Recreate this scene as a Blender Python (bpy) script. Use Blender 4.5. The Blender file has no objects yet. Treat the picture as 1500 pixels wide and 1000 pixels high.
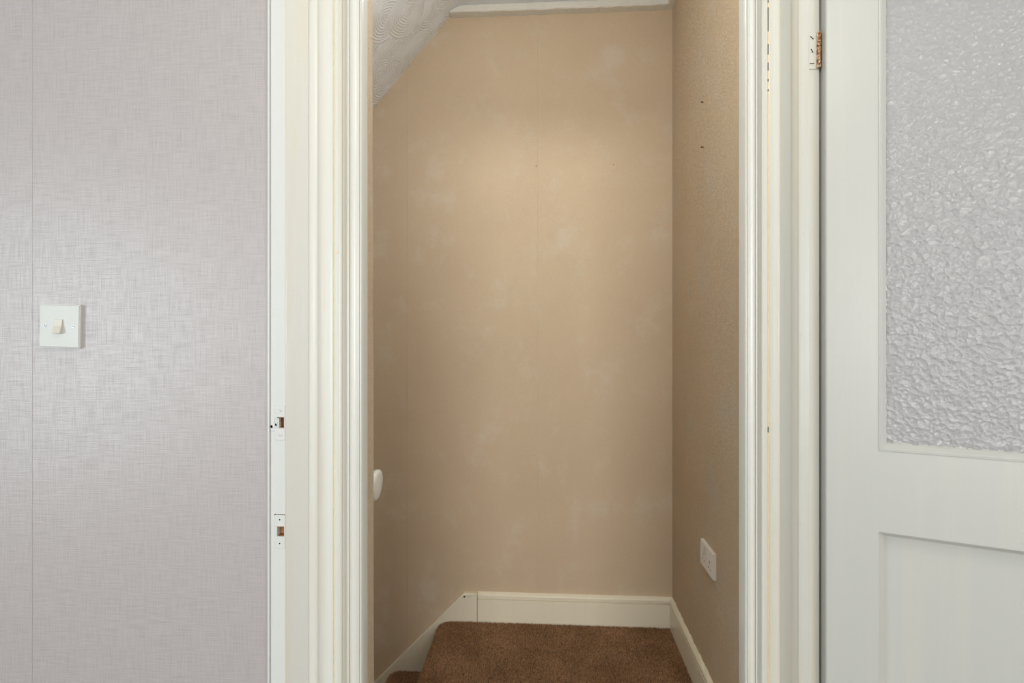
import bpy, bmesh, math, random
import numpy as np
from mathutils import Vector, Matrix

random.seed(7)
rng = np.random.default_rng(7)
SC = bpy.context.scene
COL = SC.collection
PI = math.pi

# ------------------------------------------------------------------ camera
YAW = math.atan(50 / 800)                       # turned a touch to the left of the doorway axis
cam_d = bpy.data.cameras.new('camera')
cam_d.sensor_width = 36.0
cam_d.lens = 36.0 * 800 / 1500
cam_d.shift_y = -10 / 1500
cam_d.clip_start = 0.02
cam = bpy.data.objects.new('camera', cam_d)
COL.objects.link(cam)
cam.location = (0, 0, 1.30)
cam.rotation_euler = (PI / 2, 0, YAW)
SC.camera = cam

# ------------------------------------------------------------------ world, lights, exposure
SC.view_settings.view_transform = 'Standard'
SC.view_settings.look = 'None'
SC.view_settings.gamma = 1.0
SC.view_settings.use_curve_mapping = False
SC.view_settings.exposure = 0.16
w = bpy.data.worlds.new('world'); SC.world = w
w.use_nodes = True
w.node_tree.nodes['Background'].inputs[0].default_value = (0.80, 0.88, 1.0, 1)
w.node_tree.nodes['Background'].inputs[1].default_value = 1.0

def area_light(name, loc, rot, sx, sy, power, color):
    d = bpy.data.lights.new(name, 'AREA'); d.shape = 'RECTANGLE'
    d.size = sx; d.size_y = sy; d.energy = power; d.color = color
    o = bpy.data.objects.new(name, d); COL.objects.link(o)
    o.location = loc; o.rotation_euler = rot
    return o

def point_light(name, loc, power, color, radius):
    d = bpy.data.lights.new(name, 'POINT'); d.energy = power; d.color = color; d.shadow_soft_size = radius
    o = bpy.data.objects.new(name, d); COL.objects.link(o); o.location = loc
    return o

# daylight through the room's window (left wall, behind the camera)
area_light('window_daylight', (-2.37, -0.80, 1.30), (0, -PI / 2, 0), 1.20, 1.30, 25, (0.82, 0.95, 1.0))
# fill light at an added right-hand window, put in to brighten the left jamb
area_light('added_fill_right', (2.17, -1.00, 1.50), (0, PI / 2, 0), 1.20, 1.20, 22, (0.93, 0.97, 1.0))
# fill light at an added rear window, pushing light into the stairwell
area_light('added_fill_rear', (0.10, -5.97, 1.55), (PI / 2, 0, 0), 2.60, 1.50, 178, (1.0, 0.97, 0.92))
# the room's ceiling lamp and the stairwell's ceiling lamp
point_light('room_lamp', (0.06, 0.32, 2.12), 8.6, (1.0, 0.94, 0.83), 0.18)
point_light('stair_lamp', (-0.10, 1.39, 2.38), 10.2, (0.96, 0.98, 0.98), 0.13)

# ------------------------------------------------------------------ node helpers
def N(nt, typ, **kw):
    n = nt.nodes.new(typ)
    for k, v in kw.items():
        if k == 'ins':
            for a, b in v.items():
                n.inputs[a].default_value = b
        else:
            setattr(n, k, v)
    return n

def new_mat(name):
    m = bpy.data.materials.new(name); m.use_nodes = True
    nt = m.node_tree
    p = nt.nodes['Principled BSDF']
    tc = N(nt, 'ShaderNodeTexCoord')
    return m, nt, p, tc

def rgba(c):
    return (c[0], c[1], c[2], 1)

def mapping(nt, tc, scale=(1, 1, 1), rot=(0, 0, 0), loc=(0, 0, 0)):
    mp = N(nt, 'ShaderNodeMapping')
    mp.inputs['Scale'].default_value = scale
    mp.inputs['Rotation'].default_value = rot
    mp.inputs['Location'].default_value = loc
    nt.links.new(tc.outputs['Object'], mp.inputs['Vector'])
    return mp

def noise(nt, vec, scale, detail=3, rough=0.5, dist=0.0):
    n = N(nt, 'ShaderNodeTexNoise')
    n.inputs['Scale'].default_value = scale
    n.inputs['Detail'].default_value = detail
    n.inputs['Roughness'].default_value = rough
    n.inputs['Distortion'].default_value = dist
    nt.links.new(vec, n.inputs['Vector'])
    return n

def ramp(nt, fac, stops):
    r = N(nt, 'ShaderNodeValToRGB')
    el = r.color_ramp.elements
    while len(el) < len(stops):
        el.new(0.5)
    for e, (pos, c) in zip(el, stops):
        e.position = pos
        e.color = rgba(c) if not isinstance(c, (int, float)) else (c, c, c, 1)
    nt.links.new(fac, r.inputs['Fac'])
    return r

def mixc(nt, fac, a, b, mode='MIX'):
    m = N(nt, 'ShaderNodeMix', data_type='RGBA', blend_type=mode)
    for sock, v in ((m.inputs[0], fac), (m.inputs[6], a), (m.inputs[7], b)):
        if hasattr(v, 'is_linked') or hasattr(v, 'links'):
            nt.links.new(v, sock)
        elif isinstance(v, (int, float)):
            sock.default_value = v
        else:
            sock.default_value = rgba(v)
    return m.outputs[2]

def mathn(nt, op, a, b=None):
    m = N(nt, 'ShaderNodeMath', operation=op)
    for i, v in enumerate((a, b)):
        if v is None:
            continue
        if isinstance(v, (int, float)):
            m.inputs[i].default_value = v
        else:
            nt.links.new(v, m.inputs[i])
    return m.outputs[0]

def bump(nt, p, height, strength, dist, prev=None):
    b = N(nt, 'ShaderNodeBump')
    b.inputs['Strength'].default_value = strength
    b.inputs['Distance'].default_value = dist
    nt.links.new(height, b.inputs['Height'])
    if prev is not None:
        nt.links.new(prev.outputs[0], b.inputs['Normal'])
    if p is not None:
        nt.links.new(b.outputs[0], p.inputs['Normal'])
    return b

# ------------------------------------------------------------------ materials
def mat_linen():
    """grey-lilac woven-look vinyl wallpaper with a slight sheen"""
    m, nt, p, tc = new_mat('linen_wallpaper')
    h = noise(nt, mapping(nt, tc, (20, 20, 430)).outputs[0], 1.0, 3, 0.6)
    v = noise(nt, mapping(nt, tc, (410, 410, 18)).outputs[0], 1.0, 3, 0.6)
    big = noise(nt, tc.outputs['Object'], 1.6, 3)
    weave = mathn(nt, 'ADD', h.outputs[0], v.outputs[0])
    wn = mathn(nt, 'MULTIPLY', weave, 0.5)
    c = ramp(nt, wn, [(0.34, (0.340, 0.310, 0.307)), (0.66, (0.495, 0.455, 0.455))])
    c2 = mixc(nt, mathn(nt, 'MULTIPLY', big.outputs[0], 0.35), c.outputs[0], (0.455, 0.43, 0.42))
    nt.links.new(c2, p.inputs['Base Color'])
    rr = ramp(nt, wn, [(0.35, 0.50), (0.65, 0.24)])
    nt.links.new(rr.outputs[0], p.inputs['Roughness'])
    p.inputs['Specular IOR Level'].default_value = 0.85
    bump(nt, p, wn, 0.8, 0.0010)
    return m

def mat_stair_paper(name='stair_wallpaper', worm=0.5, lo=(0.690, 0.560, 0.400), hi=(0.745, 0.610, 0.442)):
    m, nt, p, tc = new_mat(name)
    big = noise(nt, tc.outputs['Object'], 2.3, 4, 0.6)
    blotch = noise(nt, tc.outputs['Object'], 5.0, 4, 0.68)
    c = ramp(nt, big.outputs[0], [(0.30, lo), (0.70, hi)])
    scuff = ramp(nt, blotch.outputs[0], [(0.53, 0.0), (0.70, 0.75)])
    c2 = mixc(nt, scuff.outputs[0], c.outputs[0], (0.77, 0.69, 0.555))
    fine = noise(nt, tc.outputs['Object'], 330, 2, 0.6)
    c3 = mixc(nt, mathn(nt, 'MULTIPLY', fine.outputs[0], 0.22), c2, (0.50, 0.38, 0.26))
    p.inputs['Roughness'].default_value = 0.62
    p.inputs['Specular IOR Level'].default_value = 0.35
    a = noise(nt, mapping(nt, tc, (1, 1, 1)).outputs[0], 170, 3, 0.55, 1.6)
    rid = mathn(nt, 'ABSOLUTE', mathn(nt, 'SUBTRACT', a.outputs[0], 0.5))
    relief_shade = ramp(nt, rid, [(0.0, 1.0), (0.16, 1.0 - 0.16 * worm)])  # shading of the relief painted into the colour, following the bump pattern
    nt.links.new(mixc(nt, 1.0, c3, relief_shade.outputs[0], 'MULTIPLY'), p.inputs['Base Color'])
    bump(nt, p, rid, worm, 0.008)
    return m

def mat_paint(name, col, rough=0.32, yellow=0.5, bumpy=0.25, chalk=(0.80, 0.72, 0.55)):
    m, nt, p, tc = new_mat(name)
    streak = noise(nt, mapping(nt, tc, (26, 26, 1.2)).outputs[0], 1.0, 4, 0.6)
    f = ramp(nt, streak.outputs[0], [(0.50, 0.0), (0.80, yellow)])
    c = mixc(nt, f.outputs[0], col, chalk)
    nt.links.new(c, p.inputs['Base Color'])
    p.inputs['Roughness'].default_value = rough
    p.inputs['Specular IOR Level'].default_value = 0.5
    brush = noise(nt, mapping(nt, tc, (140, 140, 5)).outputs[0], 1.0, 3, 0.5)
    lump = noise(nt, tc.outputs['Object'], 42, 2, 0.5)
    b1 = bump(nt, None, brush.outputs[0], bumpy, 0.0009)
    bump(nt, p, lump.outputs[0], bumpy, 0.0016, b1)
    return m

def mat_plain(name, col, rough=0.5, metal=0.0, spec=0.5, var=0.0, vscale=30):
    m, nt, p, tc = new_mat(name)
    p.inputs['Base Color'].default_value = rgba(col)
    p.inputs['Roughness'].default_value = rough
    p.inputs['Metallic'].default_value = metal
    p.inputs['Specular IOR Level'].default_value = spec
    if var:
        n = noise(nt, tc.outputs['Object'], vscale, 4, 0.6)
        lo = tuple(max(0, c * (1 - var)) for c in col); hi = tuple(min(1, c * (1 + var)) for c in col)
        r = ramp(nt, n.outputs[0], [(0.3, lo), (0.7, hi)])
        nt.links.new(r.outputs[0], p.inputs['Base Color'])
        bump(nt, p, n.outputs[0], 0.15, 0.001)
    return m

def mat_carpet(name, pile=False):
    m, nt, p, tc = new_mat(name)
    mid = noise(nt, tc.outputs['Object'], 5.5, 3, 0.6)
    fine = noise(nt, tc.outputs['Object'], 420, 2, 0.6)
    c = ramp(nt, mid.outputs[0], [(0.32, (0.35, 0.190, 0.085)), (0.70, (0.55, 0.325, 0.175))])
    g = N(nt, 'ShaderNodeNewGeometry')
    fac = g.outputs['Random Per Island'] if pile else fine.outputs[0]
    clump = noise(nt, tc.outputs['Object'], 190, 2, 0.6)
    f0 = mathn(nt, 'ADD', mathn(nt, 'MULTIPLY', fac, 0.45), mathn(nt, 'MULTIPLY', clump.outputs[0], 0.9))
    f = ramp(nt, f0, [(0.38, 0.22), (0.95, 1.5)])
    c2 = mixc(nt, 1.0, c.outputs[0], f.outputs[0], 'MULTIPLY')
    nt.links.new(c2, p.inputs['Base Color'])
    p.inputs['Roughness'].default_value = 0.95
    p.inputs['Specular IOR Level'].default_value = 0.1
    p.inputs['Sheen Weight'].default_value = 0.25
    if not pile:
        bump(nt, p, fine.outputs[0], 0.9, 0.004)
    return m

def mat_rust():
    m, nt, p, tc = new_mat('rusty_steel')
    n = noise(nt, tc.outputs['Object'], 260, 4, 0.7)
    r = ramp(nt, n.outputs[0], [(0.32, (0.07, 0.022, 0.010)), (0.45, (0.28, 0.09, 0.030)), (0.53, (0.50, 0.28, 0.12)), (0.60, (0.78, 0.70, 0.52))])
    nt.links.new(r.outputs[0], p.inputs['Base Color'])
    p.inputs['Roughness'].default_value = 0.75
    bump(nt, p, n.outputs[0], 0.6, 0.001)
    return m

def mat_mortise():
    m, nt, p, tc = new_mat('bare_wood_mortise')
    n = noise(nt, mapping(nt, tc, (160, 160, 60)).outputs[0], 1.0, 4, 0.6)
    r = ramp(nt, n.outputs[0], [(0.32, (0.10, 0.035, 0.012)), (0.55, (0.42, 0.17, 0.05)), (0.75, (0.62, 0.42, 0.24))])
    nt.links.new(r.outputs[0], p.inputs['Base Color'])
    p.inputs['Roughness'].default_value = 0.7
    return m

def mat_glass():
    """pebble-textured obscure glass: clear part, scattering part, rippled reflections"""
    m = bpy.data.materials.new('pebbled_glass'); m.use_nodes = True
    nt = m.node_tree; nt.nodes.clear()
    out = N(nt, 'ShaderNodeOutputMaterial')
    tc = N(nt, 'ShaderNodeTexCoord')
    wob = noise(nt, tc.outputs['Object'], 60, 2, 0.5)
    vec = N(nt, 'ShaderNodeMix', data_type='VECTOR')
    vec.inputs[0].default_value = 0.012
    nt.links.new(tc.outputs['Object'], vec.inputs[4]); nt.links.new(wob.outputs['Color'], vec.inputs[5])
    vo = N(nt, 'ShaderNodeTexVoronoi', feature='SMOOTH_F1')
    vo.inputs['Scale'].default_value = 125
    vo.inputs['Smoothness'].default_value = 0.35
    nt.links.new(vec.outputs[1], vo.inputs['Vector'])
    n2 = noise(nt, tc.outputs['Object'], 260, 2, 0.5)
    hgt = mathn(nt, 'ADD', vo.outputs['Distance'], mathn(nt, 'MULTIPLY', n2.outputs[0], 0.35))
    b = bump(nt, None, hgt, 0.8, 0.0024)
    refr = N(nt, 'ShaderNodeBsdfRefraction', ins={'IOR': 1.22, 'Roughness': 0.12, 'Color': (0.93, 0.94, 0.95, 1)})
    tr = N(nt, 'ShaderNodeBsdfTransparent', ins={'Color': (0.93, 0.94, 0.95, 1)})
    tl = N(nt, 'ShaderNodeBsdfDiffuse', ins={'Color': (0.66, 0.65, 0.655, 1), 'Roughness': 0.4})
    gl = N(nt, 'ShaderNodeBsdfGlossy', ins={'Roughness': 0.34, 'Color': (0.9, 0.9, 0.9, 1)})
    gs = N(nt, 'ShaderNodeBsdfGlossy', ins={'Roughness': 0.06, 'Color': (1, 1, 1, 1)})
    gm = N(nt, 'ShaderNodeMixShader', ins={0: 0.40}); nt.links.new(gl.outputs[0], gm.inputs[1]); nt.links.new(gs.outputs[0], gm.inputs[2])
    for s in (refr, tl, gl, gs):
        nt.links.new(b.outputs[0], s.inputs['Normal'])
    fr = N(nt, 'ShaderNodeFresnel', ins={'IOR': 1.45}); nt.links.new(b.outputs[0], fr.inputs['Normal'])
    m1 = N(nt, 'ShaderNodeMixShader', ins={0: 0.55}); nt.links.new(tr.outputs[0], m1.inputs[1]); nt.links.new(refr.outputs[0], m1.inputs[2])
    m2 = N(nt, 'ShaderNodeMixShader', ins={0: 0.45}); nt.links.new(m1.outputs[0], m2.inputs[1]); nt.links.new(tl.outputs[0], m2.inputs[2])
    m3 = N(nt, 'ShaderNodeMixShader'); nt.links.new(fr.outputs[0], m3.inputs[0]); nt.links.new(m2.outputs[0], m3.inputs[1]); nt.links.new(gm.outputs[0], m3.inputs[2])
    nt.links.new(m3.outputs[0], out.inputs[0])
    return m

M = {
    'linen': mat_linen(),
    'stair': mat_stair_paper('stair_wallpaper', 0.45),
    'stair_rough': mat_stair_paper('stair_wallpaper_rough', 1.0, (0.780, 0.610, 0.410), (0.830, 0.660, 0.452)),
    'frame': mat_paint('frame_gloss_paint', (0.68, 0.675, 0.625), 0.28, 0.75, 0.40, (0.68, 0.605, 0.46)),
    'lining': mat_paint('lining_white_gloss', (0.645, 0.655, 0.635), 0.28, 0.15, 0.35),
    'door': mat_paint('door_gloss_paint', (0.495, 0.50, 0.47), 0.34, 0.12, 0.16),
    'skirt': mat_paint('aged_cream_gloss', (0.88, 0.835, 0.68), 0.30, 0.25, 0.30),
    'ceil': mat_plain('ceiling_white', (0.82, 0.85, 0.88), 0.6, 0, 0.4, 0.03, 20),
    'cove': mat_plain('cornice_white', (0.78, 0.78, 0.73), 0.5, 0, 0.4, 0.03, 40),
    'room': mat_plain('room_plaster', (0.36, 0.355, 0.35), 0.8, 0, 0.3, 0.02, 4),
    'roomceil': mat_plain('room_ceiling_white', (0.82, 0.81, 0.78), 0.8, 0, 0.3),
    'roomfloor': mat_plain('room_carpet', (0.14, 0.12, 0.105), 0.95, 0, 0.1, 0.2, 90),
    'carpet': mat_carpet('brown_carpet'),
    'pile': mat_carpet('brown_carpet_pile', True),
    'plate': mat_plain('switch_plastic', (0.53, 0.53, 0.50), 0.3, 0, 0.5),
    'rocker': mat_plain('yellowed_plastic', (0.60, 0.575, 0.49), 0.3, 0, 0.5),
    'socket': mat_plain('socket_plastic', (0.82, 0.79, 0.74), 0.3, 0, 0.5),
    'screw': mat_plain('screw_steel', (0.32, 0.33, 0.34), 0.35, 0.9),
    'dark': mat_plain('dark_hole', (0.015, 0.014, 0.013), 0.8, 0, 0.2),
    'nail': mat_plain('dark_nail', (0.10, 0.06, 0.035), 0.6, 0.3),
    'caulk': mat_plain('yellowed_caulk', (0.80, 0.68, 0.46), 0.5, 0, 0.4, 0.08, 60),
    'slot': mat_plain('painted_slot', (0.42, 0.42, 0.40), 0.6),
    'putty': mat_plain('old_putty', (0.60, 0.62, 0.55), 0.5, 0, 0.4, 0.25, 220),
    'blueold': mat_plain('old_blue_paint', (0.16, 0.22, 0.27), 0.5),
    'rail': mat_plain('handrail_white', (0.76, 0.75, 0.69), 0.32, 0, 0.5, 0.03, 60),
    'rust': mat_rust(),
    'mortise': mat_mortise(),
    'glass': mat_glass(),
    'plaster': mat_plain('wall_core', (0.55, 0.52, 0.48), 0.9),
}

# ------------------------------------------------------------------ object helpers
def tag(o, label=None, cat=None, group=None, kind=None):
    if label: o['label'] = label
    if cat: o['category'] = cat
    if group: o['group'] = group
    if kind: o['kind'] = kind
    return o

def empty(name, loc=(0, 0, 0), rz=0.0):
    o = bpy.data.objects.new(name, None); COL.objects.link(o)
    o.location = loc; o.rotation_euler = (0, 0, rz); o.empty_display_size = 0.05
    return o

def world_loc(p):
    v = Vector((0, 0, 0))
    while p is not None:
        v += p.location; p = p.parent
    return v

def obj(name, bm, mat, parent=None, local=False, smooth=False, loc=None):
    """link a bmesh as one mesh object; vertices are given in world space unless local"""
    bmesh.ops.recalc_face_normals(bm, faces=bm.faces[:])
    me = bpy.data.meshes.new(name)
    off = Vector((0, 0, 0))
    if not local and parent is not None:
        off = world_loc(parent)
    if loc is not None:
        off = off + (Vector(loc) - off)
    if off.length:
        bmesh.ops.translate(bm, verts=bm.verts[:], vec=-off)
    bm.to_mesh(me); bm.free()
    me.materials.append(mat)
    if smooth:
        for f in me.polygons: f.use_smooth = True
    o = bpy.data.objects.new(name, me); COL.objects.link(o)
    if loc is not None:
        o.location = Vector(loc) - (world_loc(parent) if parent else Vector((0, 0, 0)))
    o.parent = parent
    return o

def B():
    return bmesh.new()

def add_box(bm, x0, x1, y0, y1, z0, z1, bev=0.0, seg=2):
    vs = [bm.verts.new((x, y, z)) for z in (z0, z1) for y in (y0, y1) for x in (x0, x1)]
    fs = [(0, 1, 3, 2), (4, 6, 7, 5), (0, 4, 5, 1), (2, 3, 7, 6), (0, 2, 6, 4), (1, 5, 7, 3)]
    faces = [bm.faces.new([vs[i] for i in f]) for f in fs]
    if bev > 0:
        es = list({e for f in faces for e in f.edges})
        bmesh.ops.bevel(bm, geom=es, offset=bev, segments=seg, affect='EDGES', profile=0.5)
    return bm

def add_prism(bm, pts, a0, a1, axis='z', top=None, nseg=1):
    """extrude a closed 2-D outline: axis z -> pts are (x,y); y -> (x,z); x -> (y,z)"""
    def P(p, a):
        if axis == 'z': return (p[0], p[1], a)
        if axis == 'y': return (p[0], a, p[1])
        return (a, p[0], p[1])
    rings = []
    for k in range(nseg + 1):
        t = k / nseg
        a = a0 + (a1 - a0) * t
        q = pts if top is None else [(p[0] + (r[0] - p[0]) * t, p[1] + (r[1] - p[1]) * t) for p, r in zip(pts, top)]
        rings.append([bm.verts.new(P(p, a)) for p in q])
    n = len(pts)
    for r0, r1 in zip(rings, rings[1:]):
        for i in range(n):
            j = (i + 1) % n
            bm.faces.new((r0[i], r0[j], r1[j], r1[i]))
    bm.faces.new(rings[0][::-1]); bm.faces.new(rings[-1])
    return bm

def add_cyl(bm, c, r, h, axis='z', seg=20, r2=None, bev=0.0):
    r2 = r if r2 is None else r2
    def P(u, v, t):
        if axis == 'z': return (c[0] + u, c[1] + v, c[2] + t)
        if axis == 'y': return (c[0] + u, c[1] + t, c[2] + v)
        return (c[0] + t, c[1] + u, c[2] + v)
    lo = [bm.verts.new(P(r * math.cos(2 * PI * i / seg), r * math.sin(2 * PI * i / seg), 0)) for i in range(seg)]
    hi = [bm.verts.new(P(r2 * math.cos(2 * PI * i / seg), r2 * math.sin(2 * PI * i / seg), h)) for i in range(seg)]
    for i in range(seg):
        j = (i + 1) % seg
        bm.faces.new((lo[i], lo[j], hi[j], hi[i]))
    bm.faces.new(lo[::-1]); bm.faces.new(hi)
    return bm

def arc(cx, cy, r, a0, a1, n=6, ry=None):
    ry = r if ry is None else ry
    return [(cx + r * math.cos(math.radians(a0 + (a1 - a0) * i / n)), cy + ry * math.sin(math.radians(a0 + (a1 - a0) * i / n))) for i in range(n + 1)]

# ------------------------------------------------------------------ dimensions (metres)
WF = 1.050            # face of the room wall with the light switch
XL = -0.5425          # rebate face of the left jamb
XR = 0.5105           # rebate face of the right jamb
YB = 2.467            # rear wall of the stairwell
XS = 0.560            # right wall of the stairwell
YP = 1.156            # stair side of the partition
XPL = -0.3697         # end of the partition left of the opening
XPR = 0.3833          # end of the partition right of the opening
ZH = 2.045            # head of the opening
ZC = 2.776            # stairwell ceiling
ZR = 2.45             # room ceiling
RX0, RX1, RY0 = -2.40, 2.20, -6.00

def S(o, label, cat):
    return tag(o, label, cat, kind='structure')

# ------------------------------------------------------------------ room shell behind the camera
floor = S(obj('floor', add_box(B(), RX0, RX1, RY0, 1.156, -0.06, 0.0), M['roomfloor']), 'plain carpeted floor of the near room before the doorway', 'floor')
S(obj('ceiling', add_box(B(), RX0, RX1, RY0, WF, ZR, ZR + 0.05), M['roomceil']), 'white ceiling of the near room', 'ceiling')
bm = B()
add_box(bm, RX0, -1.20, RY0 - 0.1, RY0, 0, ZR); add_box(bm, 1.40, RX1, RY0 - 0.1, RY0, 0, ZR)
add_box(bm, -1.20, 1.40, RY0 - 0.1, RY0, 0, 0.80); add_box(bm, -1.20, 1.40, RY0 - 0.1, RY0, 2.30, ZR)
S(obj('wall_back', bm, M['room']), 'plain wall behind the viewer in the near room', 'wall')
bm = B()
add_box(bm, RX1, RX1 + 0.1, RY0, -1.60, 0, ZR); add_box(bm, RX1, RX1 + 0.1, -0.40, WF, 0, ZR)
add_box(bm, RX1, RX1 + 0.1, -1.60, -0.40, 0, 0.90); add_box(bm, RX1, RX1 + 0.1, -1.60, -0.40, 2.10, ZR)
S(obj('wall_right', bm, M['room']), 'plain side wall of the near room beyond the open door', 'wall')
bm = B()
wy0, wy1, wz0, wz1 = -1.45, -0.15, 0.70, 1.90
add_box(bm, RX0 - 0.12, RX0, RY0, wy0, 0, ZR)
add_box(bm, RX0 - 0.12, RX0, wy1, WF, 0, ZR)
add_box(bm, RX0 - 0.12, RX0, wy0, wy1, 0, wz0)
add_box(bm, RX0 - 0.12, RX0, wy0, wy1, wz1, ZR)
S(obj('wall_left', bm, M['room']), 'side wall of the near room that holds the window', 'wall')
win = S(empty('window_1', (RX0 - 0.06, (wy0 + wy1) / 2, wz0)), 'white framed window letting daylight into the near room', 'window')
bm = B()
for a, b, c, d in ((wy0, wy0 + 0.05, wz0, wz1), (wy1 - 0.05, wy1, wz0, wz1), (wy0, wy1, wz0, wz0 + 0.05), (wy0, wy1, wz1 - 0.05, wz1), ((wy0 + wy1) / 2 - 0.02, (wy0 + wy1) / 2 + 0.02, wz0, wz1)):
    add_box(bm, RX0 - 0.10, RX0 - 0.05, a, b, c, d, 0.004, 1)
obj('window_frame', bm, M['door'], win)
fill_win_right = S(empty('added_window_right', (RX1 + 0.05, -1.0, 0.9)), 'unseen white framed window added in the side wall for fill light', 'window')  # added opening that goes with the right-hand fill light
bm = B()
for a, b, c, d in ((-1.60, -1.55, 0.9, 2.1), (-0.45, -0.40, 0.9, 2.1), (-1.60, -0.40, 0.9, 0.95), (-1.60, -0.40, 2.05, 2.1), (-1.02, -0.98, 0.9, 2.1)):
    add_box(bm, RX1 + 0.04, RX1 + 0.08, a, b, c, d, 0.004, 1)
obj('window_frame', bm, M['door'], fill_win_right)
fill_win_rear = S(empty('added_window_rear', (0.10, RY0 - 0.06, 0.80)), 'wide unseen window added behind the viewer to light the stairwell', 'window')  # added opening that goes with the rear fill light
bm = B()
for a, b, c, d in ((-1.20, -1.15, 0.80, 2.30), (1.35, 1.40, 0.80, 2.30), (-1.20, 1.40, 0.80, 0.85), (-1.20, 1.40, 2.25, 2.30), (0.08, 0.12, 0.80, 2.30)):
    add_box(bm, a, b, RY0 - 0.09, RY0 - 0.04, c, d, 0.004, 1)
obj('window_frame', bm, M['door'], fill_win_rear)

# front wall (holds the switch): core + wallpaper lengths with real butt seams
wf = S(empty('wall_front', (0, WF, 0)), 'room wall in grey lilac linen look wallpaper around the doorway', 'wall')
bm = B()
add_box(bm, RX0, -0.5430, WF + 0.0022, 1.112, 0, ZC)
add_box(bm, 0.5075, RX1, WF + 0.0022, 1.112, 0, ZC)
add_box(bm, -0.5430, 0.5075, WF + 0.0022, 1.112, 2.125, ZC)
obj('wall_core', bm, M['plaster'], wf)
seams = [-0.5488, -1.0448, -1.575, -2.105, RX0]
for a, b in zip(seams, seams[1:]):
    obj('wallpaper_length', add_box(B(), b + 0.0002, a - 0.0002, WF, WF + 0.0022, 0, ZR, 0.0003, 1), M['linen'], wf)
for a, b in ((0.5073, 1.045), (1.045, 1.575), (1.575, RX1)):
    obj('wallpaper_length', add_box(B(), a + 0.0002, b - 0.0002, WF, WF + 0.0022, 0, ZR, 0.0003, 1), M['linen'], wf)
obj('wallpaper_length', add_box(B(), -0.5488, 0.5073, WF, WF + 0.0022, 2.125, ZR, 0.0005, 1), M['linen'], wf)

# ------------------------------------------------------------------ stairwell shell
wp = S(empty('wall_partition', (XPL, YP, 0)), 'thin partition edge in rough beige wallpaper beside the left door moulding', 'wall')
bm = B()
add_prism(bm, [(-1.70, 1.1125), (XPL + 0.0035, 1.1125), (XPL + 0.0045, 1.1186), (XPL + 0.0050, YP), (-1.70, YP)], -1.6, ZC,
          top=[(-1.70, 1.1125), (XPL - 0.0042, 1.1125), (XPL - 0.0052, 1.1186), (XPL - 0.0062, YP), (-1.70, YP)], nseg=40)
rr = random.Random(3)
for v in bm.verts:                                   # hand-papered arris: slightly uneven
    if v.co.x > -1 and v.co.y > 1.1165:
        v.co.x += rr.uniform(-0.0008, 0.0008)
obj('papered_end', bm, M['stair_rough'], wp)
bm = B()
add_box(bm, XPR + 0.019, XS + 0.1, 1.1125, YP, 0, ZC)
add_box(bm, XPL - 0.01, XPR + 0.019, 1.1125, YP, 2.09, ZC)
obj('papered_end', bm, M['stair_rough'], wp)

ws = S(empty('wall_stair_rear', (0, YB, 0)), 'rear wall of the stairwell in matte beige wallpaper', 'wall')
obj('wall_core', add_box(B(), -1.70, XS + 0.12, YB + 0.002, YB + 0.10, -1.6, ZC + 0.05), M['plaster'], ws)
for a, b in ((-1.70, -1.198), (-1.198, -0.634), (-0.634, -0.037), (-0.037, XS + 0.002)):
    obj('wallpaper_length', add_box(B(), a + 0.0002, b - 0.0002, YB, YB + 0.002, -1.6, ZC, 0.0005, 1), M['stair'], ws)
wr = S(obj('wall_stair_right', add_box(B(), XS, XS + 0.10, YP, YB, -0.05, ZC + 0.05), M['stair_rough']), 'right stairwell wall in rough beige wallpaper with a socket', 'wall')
S(obj('wall_stair_left', add_box(B(), -1.80, -1.70, YP, YB, -1.6, ZC), M['stair']), 'far end wall at the foot of the descending stairs', 'wall')

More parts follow.
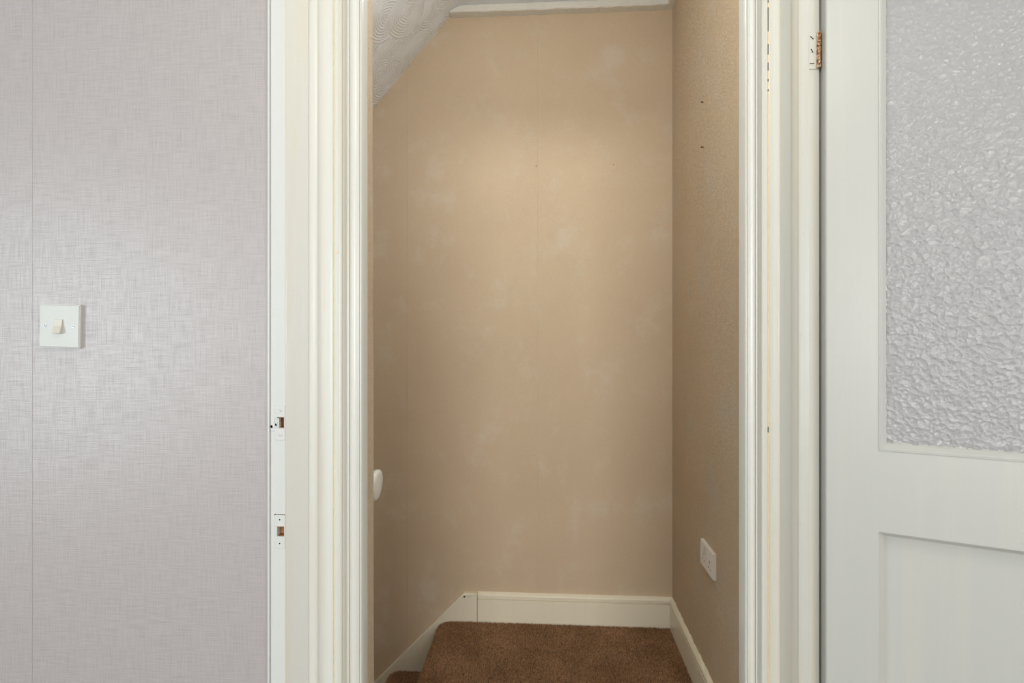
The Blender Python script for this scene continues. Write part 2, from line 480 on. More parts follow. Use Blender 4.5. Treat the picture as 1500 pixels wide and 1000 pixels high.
# stairwell ceiling: flat part + raked part with combed swirls
def swirl_ceiling():
    o_ = S(empty('ceiling_stair', (0, YP, ZC)), 'stairwell ceiling, raked on the left with combed swirl plaster', 'ceiling')
    obj('flat_ceiling', add_box(B(), -0.40, XS + 0.1, YP, YB + 0.02, ZC, ZC + 0.04), M['ceil'], o_)
    SL = 1.16
    ns, ntt = 440, 480
    xs = np.concatenate([np.linspace(-0.395, -1.02, ns), np.linspace(-1.04, -1.72, 14)])
    ys = np.linspace(YP - 0.002, YB, ntt)
    Xg, Yg = np.meshgrid(xs, ys, indexing='ij')
    lin = 2.74 + SL * (Xg + 0.45)
    # soft blend into the flat ceiling
    k = 0.018
    Z = -k * np.log(np.exp(-(lin - ZC) / k) + 1.0) + ZC
    nl = math.hypot(1, SL)
    s = (Xg + 0.42) * nl            # distance along the rake
    t = Yg
    H = np.zeros_like(s); age = np.zeros_like(s)
    cs = []
    for i in range(-14, 1):
        for j in range(0, 13):
            cs.append((i * 0.112 + rng.uniform(-0.03, 0.03), YP + j * 0.105 + rng.uniform(-0.03, 0.03), rng.uniform(0.080, 0.125), rng.uniform(0, 6.28)))
    rng.shuffle(cs)
    for cx, cy, R, ph in cs:
        r = np.hypot(s - cx, (t - cy)) + 0.004 * np.sin(3 * np.arctan2(t - cy, s - cx) + ph)
        ins = r < R
        env = np.clip((R - r) / 0.008, 0, 1)
        h = (0.0036 * np.abs(np.sin(PI * r / 0.0118 + ph)) + 0.0008 * np.sin(2 * PI * r / 0.0061 + ph)) * env + 0.0016 * np.exp(-((r - R + 0.004) / 0.003) ** 2)
        H = np.where(ins, h, H)
    flat = np.clip((ZC - 0.012 - Z) / 0.03, 0, 1)
    H = H * flat
    nx, nz = SL / nl, -1 / nl
    Xd = Xg + H * nx; Zd = Z + H * nz
    V = np.stack([Xd, Yg, Zd], -1).reshape(-1, 3)
    na = len(xs)
    idx = np.arange(na * ntt).reshape(na, ntt)
    F = np.stack([idx[:-1, :-1], idx[:-1, 1:], idx[1:, 1:], idx[1:, :-1]], -1).reshape(-1, 4)
    me = bpy.data.meshes.new('raked_ceiling')
    me.from_pydata((V - np.array([0, YP, ZC])).tolist(), [], F.tolist())
    me.materials.append(M['ceil'])
    me.polygons.foreach_set('use_smooth', [True] * len(me.polygons))
    me.update()
    c = bpy.data.objects.new('raked_ceiling', me); COL.objects.link(c); c.parent = o_
    return o_
swirl_ceiling()

# cornice strip on rear and right walls
def cornice():
    t = S(empty('trim_1', (0, YB, 2.742)), 'white painted cornice strip where the stairwell walls meet the ceiling', 'cornice')
    y0 = YB - 0.043
    bm = B()
    n = 40
    rows = []
    rr = random.Random(5)
    for i in range(n + 1):
        x = -0.432 + (XS + 0.432) * i / n
        e = max(0.0, 1 - (x + 0.432) / 0.075)      # rounded left end dies into the raked ceiling
        drop = 0.030 * e ** 2.2
        wob = rr.uniform(-0.0016, 0.0016)
        prof = [(YB, 2.742 + wob), (y0 + 0.004, 2.7425 + wob), (y0, 2.746), (y0 + 0.001, 2.772 - drop * 0.75), (y0 + 0.005, 2.777 - drop * 0.8), (YB, 2.778 - drop * 0.5)]
        rows.append([bm.verts.new((x, p[0], p[1])) for p in prof])
    for a, b in zip(rows, rows[1:]):
        for i in range(6):
            j = (i + 1) % 6
            bm.faces.new((a[i], b[i], b[j], a[j]))
    bm.faces.new(rows[0]); bm.faces.new(rows[-1][::-1])
    obj('cornice_strip', bm, M['cove'], t)
    bm = B()
    x0 = XS - 0.030
    add_prism(bm, [(XS, 2.742), (x0 + 0.003, 2.7425), (x0, 2.746), (x0 + 0.001, 2.772), (x0 + 0.005, 2.777), (XS, 2.778)], YP, YB - 0.0435, axis='y')
    obj('cornice_strip', bm, M['cove'], t)
cornice()

# ------------------------------------------------------------------ skirting boards and stair string
SK = 0.015
prof = [(0, 0), (SK, 0), (SK, 0.1050), (SK - 0.007, 0.1060), (SK - 0.007, 0.1115), (SK + 0.001, 0.1135)] + \
       [(SK - 0.004 + 0.0055 * math.cos(a), 0.1215 + 0.0075 * math.sin(a)) for a in (-0.5, 0.0, 0.5, 1.0, 1.4)] + [(0.004, 0.1335), (0, 0.135)]
bm = add_prism(B(), [(YB - p[0], p[1]) for p in prof], -0.3090, XS - 0.001, axis='x', nseg=1)
bb = S(obj('baseboard_rear', bm, M['skirt'], loc=(0.12, YB, 0)), 'aged cream skirting board along the stairwell rear wall', 'skirting board')
bm = add_prism(B(), [(XS - p[0], p[1]) for p in prof], YP, YB - SK - 0.001, axis='y', nseg=60)
rr = random.Random(11)
for v in bm.verts:                                   # lumpy filler line along the top
    if v.co.z > 0.128:
        v.co.z += rr.uniform(-0.0025, 0.004); v.co.x -= rr.uniform(0, 0.002)
S(obj('baseboard_right', bm, M['skirt'], loc=(XS, 1.8, 0)), 'cream skirting board along the right wall below the socket', 'skirting board')

ys0 = YB - 0.017
sl = 1.022
st = S(empty('trim_2', (-0.312, YB, 0)), 'cream raked stair string descending left from the landing skirting', 'stair string')
bm = add_prism(B(), [(-0.3115, -0.40), (-0.3115, 0.122), (-0.3715, 0.118), (-1.695, 0.118 - sl * 1.3235), (-1.695, -1.6), (-1.0, -1.6)], ys0, YB - 0.0002, axis='y')
obj('string_board', bm, M['skirt'], st)
bm = B()
cap = [(-0.3115, 0.1222), (-0.3115, 0.1320), (-0.3755, 0.1290), (-1.695, 0.129 - sl * 1.3195), (-1.695, 0.1182 - sl * 1.3235), (-0.3715, 0.1182)]
add_prism(bm, cap, ys0 - 0.001, YB - 0.0002, axis='y')
bmesh.ops.bevel(bm, geom=[e for e in bm.edges if all(abs(v.co.y - (ys0 - 0.001)) < 1e-5 for v in e.verts)], offset=0.0035, segments=2, affect='EDGES')
obj('string_cap', bm, M['skirt'], st)
bm = B()
for x, z, r in ((-0.3690, 0.1165, 0.0042), (-0.3620, 0.1185, 0.0018), (-0.3440, 0.1195, 0.0014)):
    add_cyl(bm, (x, ys0 - 0.0016, z), r, 0.003, 'y', 7, r * 0.7)
obj('paint_chip', bm, M['dark'], st)

# ------------------------------------------------------------------ landing and stairs
RISE, GO, NX = 0.232, 0.228, -0.488
def step_outline(z, xr, xn, thick):
    r = 0.040
    return [(xr, z - thick), (xr, z), (xn + 0.060, z)] + [(xn + 0.060 - 0.060 * math.sin(a), z - r + r * math.cos(a)) for a in [PI / 2 * k / 7 for k in range(1, 8)]] + \
           [(xn + 0.006, z - 0.058), (xn + 0.024, z - 0.075), (xn + 0.030, z - thick)]
land = S(empty('floor_landing', (0.03, 1.83, 0)), 'landing floor in brown twist pile carpet behind the doorway', 'floor')
obj('carpet_backing', add_prism(B(), step_outline(0, XS, NX, RISE + 0.01), YP, ys0 - 0.0005, axis='y'), M['carpet'], land, smooth=False)
stairs = tag(empty('staircase', (NX - 0.5, 1.83, -RISE * 3)), 'brown carpeted stairs descending to the left from the landing', 'staircase')
for k in range(1, 5):
    obj('step', add_prism(B(), step_outline(-RISE * k, NX - GO * (k - 1) + 0.030, NX - GO * k, RISE + 0.01), YP + 0.002, ys0 - 0.0005, axis='y'), M['carpet'], stairs)

def pile(name, parent, pts, nrm):
    """short tufts standing on the carpet, one joined part"""
    n = len(pts)
    pts = np.asarray(pts); nrm = np.asarray(nrm)
    ln = rng.uniform(0.004, 0.0075, n)
    lean = rng.normal(0, 0.0022, (n, 3)); lean += np.array([0.0006, -0.0006, 0])
    tip = pts + nrm * ln[:, None] + lean
    ang = rng.uniform(0, 2 * PI, n)
    # base frame
    ref = np.where(np.abs(nrm[:, 2:3]) > 0.7, np.array([[1.0, 0, 0]]), np.array([[0, 0, 1.0]]))
    u = np.cross(nrm, ref); u /= np.linalg.norm(u, axis=1)[:, None]
    v = np.cross(nrm, u)
    rad = rng.uniform(0.0014, 0.0022, n)
    vs = []
    for k in range(3):
        a = ang + 2 * PI * k / 3
        vs.append(pts - nrm * 0.0005 + u * (rad * np.cos(a))[:, None] + v * (rad * np.sin(a))[:, None])
    V = np.stack(vs + [tip], 1).reshape(-1, 3) - np.array(world_loc(parent))
    base = np.arange(n)[:, None] * 4
    F = np.concatenate([base + np.array([[0, 1, 3]]), base + np.array([[1, 2, 3]]), base + np.array([[2, 0, 3]])], 0)
    me = bpy.data.meshes.new(name); me.from_pydata(V.tolist(), [], F.tolist()); me.materials.append(M['pile']); me.update()
    o = bpy.data.objects.new(name, me); COL.objects.link(o); o.parent = parent
    o['kind'] = 'stuff'
    return o

def tuft_points(n, z, xn, x1, y0, y1):
    P_, Q = [], []
    flat = x1 - (xn + 0.06)
    nose = 0.075; ris = 0.0
    L = flat + nose
    a = rng.uniform(0, L, n); y = rng.uniform(y0, y1, n)
    th = np.clip((a - flat) / nose, 0, 1) * PI / 2
    x = np.where(a < flat, x1 - a, xn + 0.06 - 0.06 * np.sin(th))
    zz = np.where(a < flat, z, z - 0.04 + 0.04 * np.cos(th))
    P_ = np.stack([x, y, zz], 1)
    Nn = np.stack([-np.sin(th), np.zeros(n), np.cos(th)], 1)
    return P_, Nn
p_, n_ = tuft_points(95000, 0.0, NX, XS - SK - 0.001, 1.86, ys0 + 0.001)
keep = (p_[:, 0] < -0.31) | (p_[:, 1] < YB)
pile('carpet_pile', land, p_[keep], n_[keep])
p_, n_ = tuft_points(16000, -RISE, NX - GO, NX + 0.03, 2.10, ys0)
pile('carpet_pile', stairs, p_, n_)

# ------------------------------------------------------------------ door frame
fr = S(empty('trim_3', ((XL + XR) / 2, 1.10, 0)), 'cream gloss painted door frame with moulded edges around the opening', 'door frame')
ZT = 2.12
JL, JR = -0.5128, 0.4870        # jamb faces left and right
FY = 1.0460                     # front edge of the jambs
JB = 1.0806                     # back of the plain jamb
KS = 0.94                       # stop and architrave profiles are drawn oversize and brought to size with this
def sz(pts): return [(x * KS, y * KS) for x, y in pts]

# left jamb: front edge carries two latch keeps, each over a pocket
H1, H2 = 1.1266, 0.9125
HX0, HX1 = -0.5292, -0.5146
HH1, HH2 = 0.0108, 0.0098
def jamb_left():
    bm = B()
    z = 0.0
    for zc, hh in ((H2, HH2), (H1, HH1)):
        a, b = zc - hh, zc + hh
        add_box(bm, XL, JL, FY, JB, z, a)
        add_box(bm, XL, HX0, FY, JB, a, b)
        add_box(bm, HX1, JL, FY, JB, a, b)
        add_box(bm, HX0, HX1, FY + 0.022, JB, a, b)
        z = b
    add_box(bm, XL, JL, FY, JB, z, ZT)
    obj('jamb', bm, M['lining'], fr)
    bead = [(-0.5488, 1.0502), (-0.5488, 1.0450), (-0.5470, 1.0432), (-0.5442, 1.0430), (XL - 0.0012, 1.0448), (XL - 0.0012, 1.0480), (XL - 0.0004, 1.0488), (XL - 0.0004, 1.0502)]
    obj('edge_bead', add_prism(B(), bead, 0, ZT, nseg=1), M['lining'], fr)
jamb_left()
obj('jamb_facing', add_prism(B(), [(JL, FY + 0.0014), (JL + 0.0012, FY + 0.0016), (-0.4815, 1.0800), (-0.4813, 1.0808), (JL, 1.0808)], 0, ZT), M['frame'], fr)
for zc, hh in ((H1, HH1), (H2, HH2)):
    bm = add_box(B(), HX0 + 0.0002, HX1 - 0.0002, FY + 0.0150, FY + 0.0218, zc - hh + 0.0002, zc + hh - 0.0002)
    add_box(bm, HX1 - 0.0012, HX1 - 0.0002, FY + 0.0012, FY + 0.0149, zc - hh + 0.0002, zc + hh - 0.0002)
    add_box(bm, HX0 + 0.0002, HX1 - 0.0013, FY + 0.0012, FY + 0.0149, zc - hh + 0.0002, zc - hh + 0.0012)
    add_box(bm, HX0 + 0.0002, HX1 - 0.0013, FY + 0.0012, FY + 0.0149, zc + hh - 0.0012, zc + hh - 0.0002)
    obj('mortise_lining', bm, M['mortise'], fr)

def keep_plate(zc, half, lip, screws, hh):
    x0, x1 = -0.5334, -0.5131
    t = 0.0014
    root = empty('strike_plate'); root.parent = fr; root.location = Vector(((x0 + x1) / 2, FY, zc)) - fr.location
    bm = B()
    add_box(bm, x0, x1, FY - t, FY, zc + hh, zc + half, 0.0005, 1)
    add_box(bm, x0, x1, FY - t, FY, zc - half, zc - hh, 0.0005, 1)
    add_box(bm, x0, HX0, FY - t, FY, zc - hh - 0.0006, zc + hh + 0.0006)
    add_box(bm, HX1, x1, FY - t, FY, zc - hh - 0.0006, zc + hh + 0.0006)
    if lip:
        add_box(bm, -0.5422, x0 + 0.001, FY - t, FY - 0.0001, zc - 0.0165, zc + 0.0165, 0.0006, 1)
        add_box(bm, HX0, HX0 + 0.0035, FY - 0.0002, FY + 0.010, zc - hh, zc + hh - 0.002)
    obj('plate', bm, M['lining'], root)
    xm = (x0 + x1) / 2 + 0.0006
    for sgn in (1, -1):
        zs = zc + sgn * (half * 0.72)
        if screws:
            bm = add_cyl(B(), (xm, FY - t - 0.0010, zs), 0.0034, 0.0012, 'y', 18, 0.0041)
            s_ = obj('screw', bm, M['lining'], root)
            bm = add_box(B(), -0.0030, 0.0030, -0.0003, 0.0001, -0.0005, 0.0005)
            bmesh.ops.rotate(bm, verts=bm.verts[:], cent=(0, 0, 0), matrix=Matrix.Rotation(0.7 if sgn > 0 else 0.05, 3, 'Y'))
            bmesh.ops.translate(bm, verts=bm.verts[:], vec=(xm, FY - t - 0.0010, zs))
            obj('screw_slot', bm, M['slot'], root)
        else:
            obj('screw_hole', add_cyl(B(), (xm - 0.001, FY - t - 0.0002, zs), 0.0015, 0.0010, 'y', 12), M['dark'], root)
    return root
keep_plate(H1, 0.0343, True, True, HH1)
keep_plate(H2, 0.0325, False, False, HH2)
# chipped paint: old blue by the upper keep, dark ragged edge above the lower one
bm = B()
rr = random.Random(2)
for cx, cz, s in ((-0.5400, H1 - 0.0075, 0.0030), (-0.5312, H1 - 0.0040, 0.0026)):
    vs = [bm.verts.new((cx + s * math.cos(a) * rr.uniform(0.5, 0.9), FY - 0.00165, cz + s * math.sin(a) * rr.uniform(0.7, 1.3))) for a in [2 * PI * i / 9 for i in range(9)]]
    bm.faces.new(vs)
bmesh.ops.solidify(bm, geom=bm.faces[:], thickness=0.0003)
obj('paint_chip', bm, M['blueold'], fr)
bm = B()
for i in range(14):
    x = -0.5345 + i * 0.00155
    z = H2 + 0.0330 + rr.uniform(-0.0012, 0.0006)
    add_box(bm, x, x + rr.uniform(0.0008, 0.0017), FY - 0.0008, FY - 0.0001, z - rr.uniform(0.0004, 0.0024), z + 0.0006)
obj('paint_chip', bm, M['nail'], fr)

# right jamb with a slight step half way back
obj('jamb', add_prism(B(), [(0.5065, FY + 0.0016), (0.5050, FY), (0.4990, FY + 0.0004), (0.4872, FY + 0.0006), (0.4862, FY + 0.0016), (0.4742, 1.0602), (0.4732, 1.0622), (0.4580, 1.0800), (0.4578, 1.0808), (0.5065, 1.0808)], 0, ZT), M['frame'], fr)

# stop beads with the flat strips behind them
obj('door_stop', add_prism(B(), sz([(XL, 1.1500), (-0.5120, 1.1500), (-0.5110, 1.1482), (-0.5070, 1.1466), (-0.5015, 1.1462), (-0.4965, 1.1468), (-0.4930, 1.1484), (-0.4915, 1.1510), (-0.4905, 1.1560),
     (-0.4880, 1.1590), (-0.4760, 1.1600), (-0.4680, 1.1595), (-0.4640, 1.1588), (-0.4615, 1.1578), (-0.4607, 1.1595), (-0.4607, 1.1830), (XL, 1.1830)]), 0, ZT), M['frame'], fr)
obj('door_stop', add_prism(B(), sz([(0.5065, 1.1500), (0.4870, 1.1500), (0.4850, 1.1508), (0.4825, 1.1125), (0.4805, 1.1580), (0.4785, 1.1600), (0.4680, 1.1598), (0.4610, 1.1592), (0.4592, 1.1600), (0.4592, 1.1830), (0.5065, 1.1830)]), 0, ZT), M['frame'], fr)
bm = B()
add_box(bm, -0.4606 * KS, 0.4590 * KS, 1.0812, 1.112, 2.095, ZT)
add_box(bm, JL + 0.0005, 0.4855, FY, JB, 2.10, ZT)
obj('door_head', bm, M['frame'], fr)

# moulded architraves inside the stops
def architrave(xo, xi):
    def X(u): return xo + (xi - xo) * u
    pr = [(0.00, 1.1260), (0.04, 1.1232), (0.18, 1.1228), (0.205, 1.1190), (0.250, 1.1182), (0.285, 1.1205), (0.300, 1.1265), (0.370, 1.1330), (0.450, 1.1350),
          (0.465, 1.1240), (0.490, 1.1190), (0.530, 1.1185), (0.555, 1.1225), (0.565, 1.1245)]
    for k in range(9):
        a = k / 8
        pr.append((0.575 + 0.310 * a, 1.1225 - 0.0070 * math.sin(PI * (0.12 + 0.80 * a))))
    pr += [(0.890, 1.1250), (0.905, 1.1215), (0.945, 1.1210), (0.965, 1.1235), (0.985, 1.1290), (1.0, 1.1420), (1.0, 1.1532), (0.0, 1.1532)]
    return [(X(u), (y + 0.03) * KS) for u, y in pr]
obj('architrave', add_prism(B(), architrave(-0.4572 * KS, XPL), 0, 2.085, nseg=1), M['frame'], fr)
obj('architrave', add_prism(B(), architrave(0.4556 * KS, XPR - 0.0005), 0, 2.085, nseg=1), M['frame'], fr)
obj('architrave', add_box(B(), -0.4572 * KS, 0.4556 * KS, 1.083, 1.112, 2.0855, 2.0945, 0.002, 1), M['frame'], fr)
# yellowed caulk in the joints; broken away at the top right where the dark gap shows
obj('caulk_line', add_box(B(), -0.4606 * KS, -0.4573 * KS, 1.0892, 1.1115, 0.0, 2.08), M['caulk'], fr)
bm = B()
gaps = [(1.944, 1.972), (1.888, 1.935), (1.843, 1.864), (1.812, 1.828), (1.791, 1.796), (1.772, 1.776), (1.11, 1.121)]
cur = 2.08
for a, b in sorted(gaps, reverse=True):
    add_box(bm, 0.4557 * KS, 0.4591 * KS, 1.0892, 1.1115, b, cur); cur = a
add_box(bm, 0.4557 * KS, 0.4591 * KS, 1.0892, 1.1115, 0.0, cur)
obj('caulk_line', bm, M['caulk'], fr)
bm = B()
for a, b in gaps:
    add_box(bm, 0.4557 * KS, 0.4591 * KS, 1.0990, 1.1115, a, b)
obj('joint_gap', bm, M['dark'], fr)
obj('nail_hole', add_cyl(B(), (-0.4512 * KS, 1.0828, 1.467), 0.0025, 0.0014, 'y', 14), M['caulk'], fr)
# paint nibs and lumps on the gloss paint
bm = B()
rr = random.Random(9)
def nib(x, y, z, r):
    bmesh.ops.create_icosphere(bm, subdivisions=1, radius=r, matrix=Matrix.Translation((x, y, z)) @ Matrix.Diagonal((1, 0.8, 1.2, 1)))
for y, z in ((1.055, 1.64), (1.056, 1.77), (1.054, 1.49), (1.057, 1.30), (1.055, 1.07), (1.056, 0.945), (1.055, 0.82)):
    nib(0.4862 - (y - 1.0476) * 0.855 - 0.0002, y, z, 0.0017)
for _ in range(18):
    q = rr.uniform(0.1, 0.95)
    nib(JL + 0.0012 + 0.0301 * q, FY + 0.0016 + 0.0324 * q, rr.uniform(0.6, 1.95), rr.uniform(0.0009, 0.0017))
for _ in range(12):
    nib(rr.uniform(0.462, 0.476) * KS, 1.0902, rr.uniform(0.6, 1.95), rr.uniform(0.0008, 0.0014))
for _ in range(8):
    nib(rr.uniform(-0.4186, -0.4022) * KS, 1.0784, rr.uniform(0.6, 1.95), rr.uniform(0.0007, 0.0012))
obj('paint_nibs', bm, M['frame'], fr)['kind'] = 'stuff'

# hinge screwed to the right jamb's front edge, leaf painted over, knuckles rusty
HZ0, HZ1 = 1.792, 1.858
hg = empty('hinge'); hg.parent = fr; hg.location = Vector((0.496, FY, (HZ0 + HZ1) / 2)) - fr.location
obj('hinge_leaf', add_box(B(), 0.4868, 0.5040, FY - 0.0012, FY + 0.0010, HZ0, HZ1, 0.0004, 1), M['frame'], hg)
for z, sl_a in ((1.8495, 0.8), (1.8255, 1.1), (1.8020, 0.0)):
    xm = 0.4912
    obj('screw', add_cyl(B(), (xm, FY - 0.0019, z), 0.0036, 0.0010, 'y', 16, 0.0042), M['frame'], hg)
    bm = add_box(B(), -0.0038, 0.0038, -0.0004, 0.0002, -0.0008, 0.0008)
    bmesh.ops.rotate(bm, verts=bm.verts[:], cent=(0, 0, 0), matrix=Matrix.Rotation(sl_a, 3, 'Y'))
    bmesh.ops.translate(bm, verts=bm.verts[:], vec=(xm, FY - 0.0019, z))
    obj('screw_slot', bm, M['dark'], hg)
n = 5
for k in range(n):
    a = HZ0 + (HZ1 - HZ0) * k / n + 0.0006; b = HZ0 + (HZ1 - HZ0) * (k + 1) / n - 0.0006
    obj('knuckle', add_cyl(B(), (0.5026, 1.0415, a), 0.0040, b - a, 'z', 16, 0.0037), M['rust'], hg)

# ------------------------------------------------------------------ the open half-glazed door
DA = math.radians(-23.0)
DT = 0.044
door = S(empty('door_1', (0.4972, 1.0045, 0), DA), 'cream painted half glazed door standing open on the right', 'door')
DW, DH, SW = 1.03, 2.02, 0.078
ZG0, ZG1, ZP0, ZP1 = 1.101, 1.905, 0.24, 0.962
obj('stile', add_prism(B(), [(0.0016, 0), (SW, 0), (SW, DT), (-0.0040, DT), (-0.0056, DT - 0.002), (-0.0006, 0.0012)], 0.012, DH), M['door'], door, local=True)
obj('stile', add_box(B(), DW - SW, DW, 0, DT, 0.012, DH, 0.0022, 2), M['door'], door, local=True)
for a, b in ((ZG1, DH), (ZP1, ZG0), (0.012, ZP0)):
    obj('rail', add_box(B(), SW - 0.001, DW - SW + 0.001, 0.0003, DT - 0.0003, a, b), M['door'], door, local=True)
def ring_mould(x0, x1, z0, z1, prof):
    """mitred moulding round a rectangle: prof = [(inset, depth)]"""
    bm = B(); rings = []
    for ins, y in prof:
        rings.append([bm.verts.new(c) for c in ((x0 + ins, y, z0 + ins), (x1 - ins, y, z0 + ins), (x1 - ins, y, z1 - ins), (x0 + ins, y, z1 - ins))])
    for r0, r1 in zip(rings, rings[1:] + rings[:1]):
        for i in range(4):
            j = (i + 1) % 4
            bm.faces.new((r0[i], r0[j], r1[j], r1[i]))
    return bm
gb = [(0, 0.0006), (0.0008, -0.0012), (0.0030, -0.0014), (0.0042, 0.0008), (0.0052, 0.0012), (0.0112, 0.0085), (0.0125, 0.0105), (0.0125, 0.0165), (0, 0.0165)]
obj('glazing_bead', ring_mould(SW - 0.0003, DW - SW + 0.0003, ZG0 - 0.0003, ZG1 + 0.0003, gb), M['door'], door, local=True)
obj('glazing_bead', ring_mould(SW, DW - SW, ZG0, ZG1, [(0, 0.024), (0.012, 0.024), (0.004, 0.042), (0, 0.042)]), M['door'], door, local=True)
obj('glass_pane', add_box(B(), SW + 0.003, DW - SW - 0.003, 0.0170, 0.0210, ZG0 + 0.003, ZG1 - 0.003), M['glass'], door, local=True)
# ragged putty line where glass meets bead
bm = B()
rr = random.Random(21)
z = ZG0 + 0.012
while z < ZG1 - 0.02:
    h = rr.uniform(0.003, 0.014)
    if rr.random() < 0.75:
        add_box(bm, SW + 0.0105, SW + 0.0125 + rr.uniform(0.0001, 0.0010), 0.0150, 0.0172, z, z + h * 0.8)
    z += h
x = SW + 0.012
while x < DW - SW - 0.02:
    h = rr.uniform(0.004, 0.02)
    if rr.random() < 0.75:
        add_box(bm, x, x + h * 0.85, 0.0150, 0.0172, ZG0 + 0.0105, ZG0 + 0.0125 + rr.uniform(0.0001, 0.0010))
    x += h
obj('putty_line', bm, M['putty'], door, local=True)
pm = [(0, 0.0006), (0.0010, 0.0060), (0.0040, 0.0075), (0.0045, 0.0105), (0.0080, 0.0135), (0.0085, 0.0165), (0.0110, 0.0180), (0.0112, 0.0210), (0.0112, 0.0230), (0, 0.0230)]
obj('panel_moulding', ring_mould(SW - 0.0003, DW - SW + 0.0003, ZP0 - 0.0003, ZP1 + 0.0003, pm), M['door'], door, local=True)
obj('panel', add_box(B(), SW, DW - SW, 0.0205, 0.0300, ZP0, ZP1), M['door'], door, local=True)

# ------------------------------------------------------------------ light switch on the room wall
def switch():
    x, z = -0.9795, 1.3170
    t = tag(empty('light_switch', (x, WF, z)), 'square white light switch with single rocker on the lilac wallpaper', 'light switch')
    y1 = WF - 0.0002
    hw = 0.0435
    bm = add_box(B(), x - hw, x + hw, WF - 0.0085, y1, z - hw, z + hw)
    es = [e for e in bm.edges if all(v.co.y < WF - 0.005 for v in e.verts)]
    bmesh.ops.bevel(bm, geom=es, offset=0.0022, segments=3, affect='EDGES')
    es = [e for e in bm.edges if abs(e.verts[0].co.y - e.verts[1].co.y) > 0.003]
    bmesh.ops.bevel(bm, geom=es, offset=0.0016, segments=2, affect='EDGES')
    obj('plate', bm, M['plate'], t)
    yf = WF - 0.0085
    # surround + tilted rocker (pressed at the top)
    bm = add_box(B(), x - 0.0090, x + 0.0090, yf - 0.0006, yf + 0.001, z - 0.0150, z + 0.0150, 0.0003, 1)
    obj('rocker_surround', bm, M['plate'], t)
    p = [(yf - 0.0004, z + 0.0140), (yf - 0.0018, z + 0.0135), (yf - 0.0036, z + 0.0010), (yf - 0.0078, z - 0.0125), (yf - 0.0070, z - 0.0142), (yf - 0.0004, z - 0.0145)]
    bm = add_prism(B(), p, x - 0.0080, x + 0.0080, axis='x')
    bmesh.ops.bevel(bm, geom=bm.edges[:], offset=0.0005, segments=1, affect='EDGES')
    obj('rocker', bm, M['rocker'], t)
    for sx in (-0.0295, 0.0295):
        bm = add_cyl(B(), (x + sx, yf - 0.0006, z + 0.0005), 0.0032, 0.0010, 'y', 18)
        s = obj('screw', bm, M['screw'], t)
        bm = add_box(B(), x + sx - 0.0024, x + sx + 0.0024, yf - 0.0009, yf - 0.0005, z + 0.0001, z + 0.0009)
        bmesh.ops.rotate(bm, verts=bm.verts[:], cent=(x + sx, 0, z + 0.0005), matrix=Matrix.Rotation(1.1 if sx < 0 else 0.6, 3, 'Y'))
        obj('screw_slot', bm, M['dark'], s)
    t.rotation_euler = (0, math.radians(1.0), 0)
switch()

# ------------------------------------------------------------------ double socket on the stairwell wall
def socket():
    yc, zc = 1.912, 0.532
    t = tag(empty('wall_socket', (XS, yc, zc)), 'white switched plug socket on the right stairwell wall', 'plug socket')
    hy, hz, d = 0.073, 0.043, 0.0115
    xf = XS - d
    bm = add_box(B(), xf, XS - 0.0002, yc - hy, yc + hy, zc - hz, zc + hz)
    bmesh.ops.bevel(bm, geom=[e for e in bm.edges if all(v.co.x < XS - 0.005 for v in e.verts)], offset=0.0012, segments=2, affect='EDGES')
    obj('plate', bm, M['socket'], t)
    for s in (-1, 1):
        y = yc + s * 0.037
        bm = B()
        add_box(bm, xf - 0.0002, xf + 0.0005, y - 0.0022, y + 0.0022, zc - 0.002, zc + 0.007)
        add_box(bm, xf - 0.0002, xf + 0.0005, y - 0.0150, y - 0.0090, zc - 0.0200, zc - 0.0160)
        add_box(bm, xf - 0.0002, xf + 0.0005, y + 0.0090, y + 0.0150, zc - 0.0200, zc - 0.0160)
        obj('pin_slots', bm, M['dark'], t)
    yk, w_ = yc + 0.016, 0.0085
    p = [(xf + 0.0002, zc + 0.030), (xf - 0.0014, zc + 0.0295), (xf - 0.0020, zc + 0.020), (xf - 0.0056, zc + 0.0095), (xf - 0.0050, zc + 0.0085), (xf + 0.0002, zc + 0.0080)]
    obj('rocker', add_prism(B(), p, yk - w_, yk + w_, axis='y'), M['rocker'], t)
    p2 = [(xf + 0.0002, zc + 0.0298), (xf - 0.0010, zc + 0.0293), (xf - 0.0014, zc + 0.0200), (xf - 0.0022, zc + 0.0092), (xf + 0.0002, zc + 0.0080)]
    obj('rocker', add_prism(B(), p2, yc - 0.0245, yc - 0.0075, axis='y'), M['socket'], t)
    for sy in (-0.0605, 0.0605):
        obj('screw', add_cyl(B(), (xf - 0.0004, yc + sy, zc), 0.0030, 0.0008, 'x', 14), M['socket'], t)
socket()

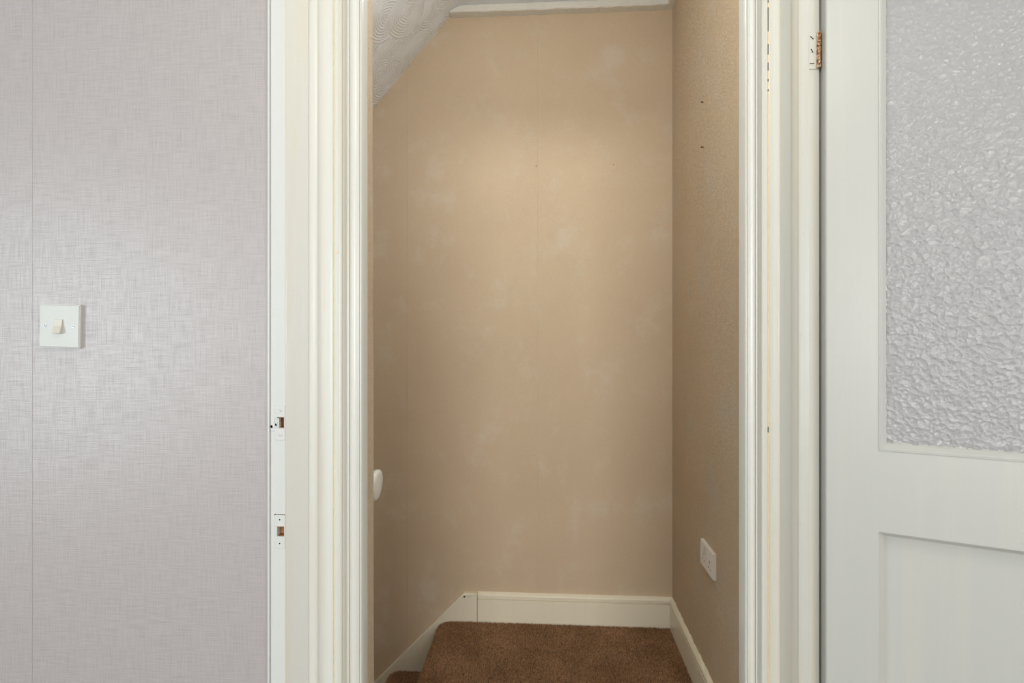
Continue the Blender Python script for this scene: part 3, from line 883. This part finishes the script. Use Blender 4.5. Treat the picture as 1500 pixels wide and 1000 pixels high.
# ------------------------------------------------------------------ handrail on the stair side of the partition
def handrail():
    ex, ey, ez = -0.3855, 1.2165, 0.9590
    t = tag(empty('handrail', (ex, YP, ez)), 'rounded end of a white handrail showing past the left doorway edge', 'handrail')
    dx, dz = -math.cos(math.radians(45)), -math.sin(math.radians(45))
    bm = B(); seg = 24
    def ringv(cx, cz, ry, rz, tilt):
        out = []
        for i in range(seg):
            a = 2 * PI * i / seg
            u = ry * math.cos(a); v = rz * math.sin(a)          # u across (y), v within the end plane
            out.append(bm.verts.new((cx - v * math.sin(tilt), ey + u, cz + v * math.cos(tilt))))
        return out
    tilt = math.radians(-4)
    rows = [ringv(ex + 0.0075, ez, 0.027, 0.027, tilt), ringv(ex + 0.0062, ez, 0.0325, 0.0322, tilt), ringv(ex + 0.003, ez, 0.0358, 0.0348, tilt), ringv(ex - 0.004, ez, 0.037, 0.035, tilt)]
    for k in range(1, 8):
        rows.append(ringv(ex + dx * 0.21 * k, ez + dz * 0.21 * k, 0.037, 0.035, tilt))
    for a, b in zip(rows, rows[1:]):
        for i in range(seg):
            j = (i + 1) % seg
            bm.faces.new((a[i], a[j], b[j], b[i]))
    bm.faces.new(rows[0]); bm.faces.new(rows[-1])
    obj('rail', bm, M['rail'], t, smooth=True)
    for k in (0.25, 0.95):
        bx_, bz_ = ex + dx * k, ez + dz * k
        bm = add_box(B(), bx_ - 0.012, bx_ + 0.012, YP + 0.0003, ey - 0.004, bz_ - 0.060, bz_ - 0.036, 0.003, 1)
        add_box(bm, bx_ - 0.012, bx_ + 0.012, ey - 0.022, ey + 0.006, bz_ - 0.060, bz_ - 0.020, 0.003, 1)
        obj('bracket', bm, M['rail'], t)
handrail()

# ------------------------------------------------------------------ small nails left in the walls
def nail(x, y, z, axis, label, r=0.0028, tail=None):
    if axis == 'x':
        bm = add_cyl(B(), (x - 0.009, y, z), r, 0.002, 'x', 10, r * 0.8)
        add_cyl(bm, (x - 0.0072, y, z), r * 0.55, 0.0072, 'x', 8)
        if tail: add_box(bm, x - 0.009, x - 0.0075, y - 0.011, y, z - 0.0012, z + 0.0008)
    else:
        bm = add_cyl(B(), (x, y - 0.006, z), r * 0.8, 0.0015, 'y', 10, r)
        add_cyl(bm, (x, y - 0.0046, z), r * 0.55, 0.0046, 'y', 8)
    tag(obj('wall_nail', bm, M['nail'], loc=(x, y, z)), label, 'nail', 'old nails left in the stairwell walls')
nail(XS, 1.985, 2.128, 'x', 'upper of the two small nails in the right stairwell wall', 0.0026, True)
nail(XS, 1.985, 1.968, 'x', 'lower of the two small nails in the right stairwell wall', 0.0036)
nail(-0.045, YB, 2.060, 'y', 'tiny nail beside the seam high on the rear stairwell wall', 0.0022)
nail(0.300, YB, 2.060, 'y', 'tiny nail high on the rear stairwell wall near the right corner', 0.0022)
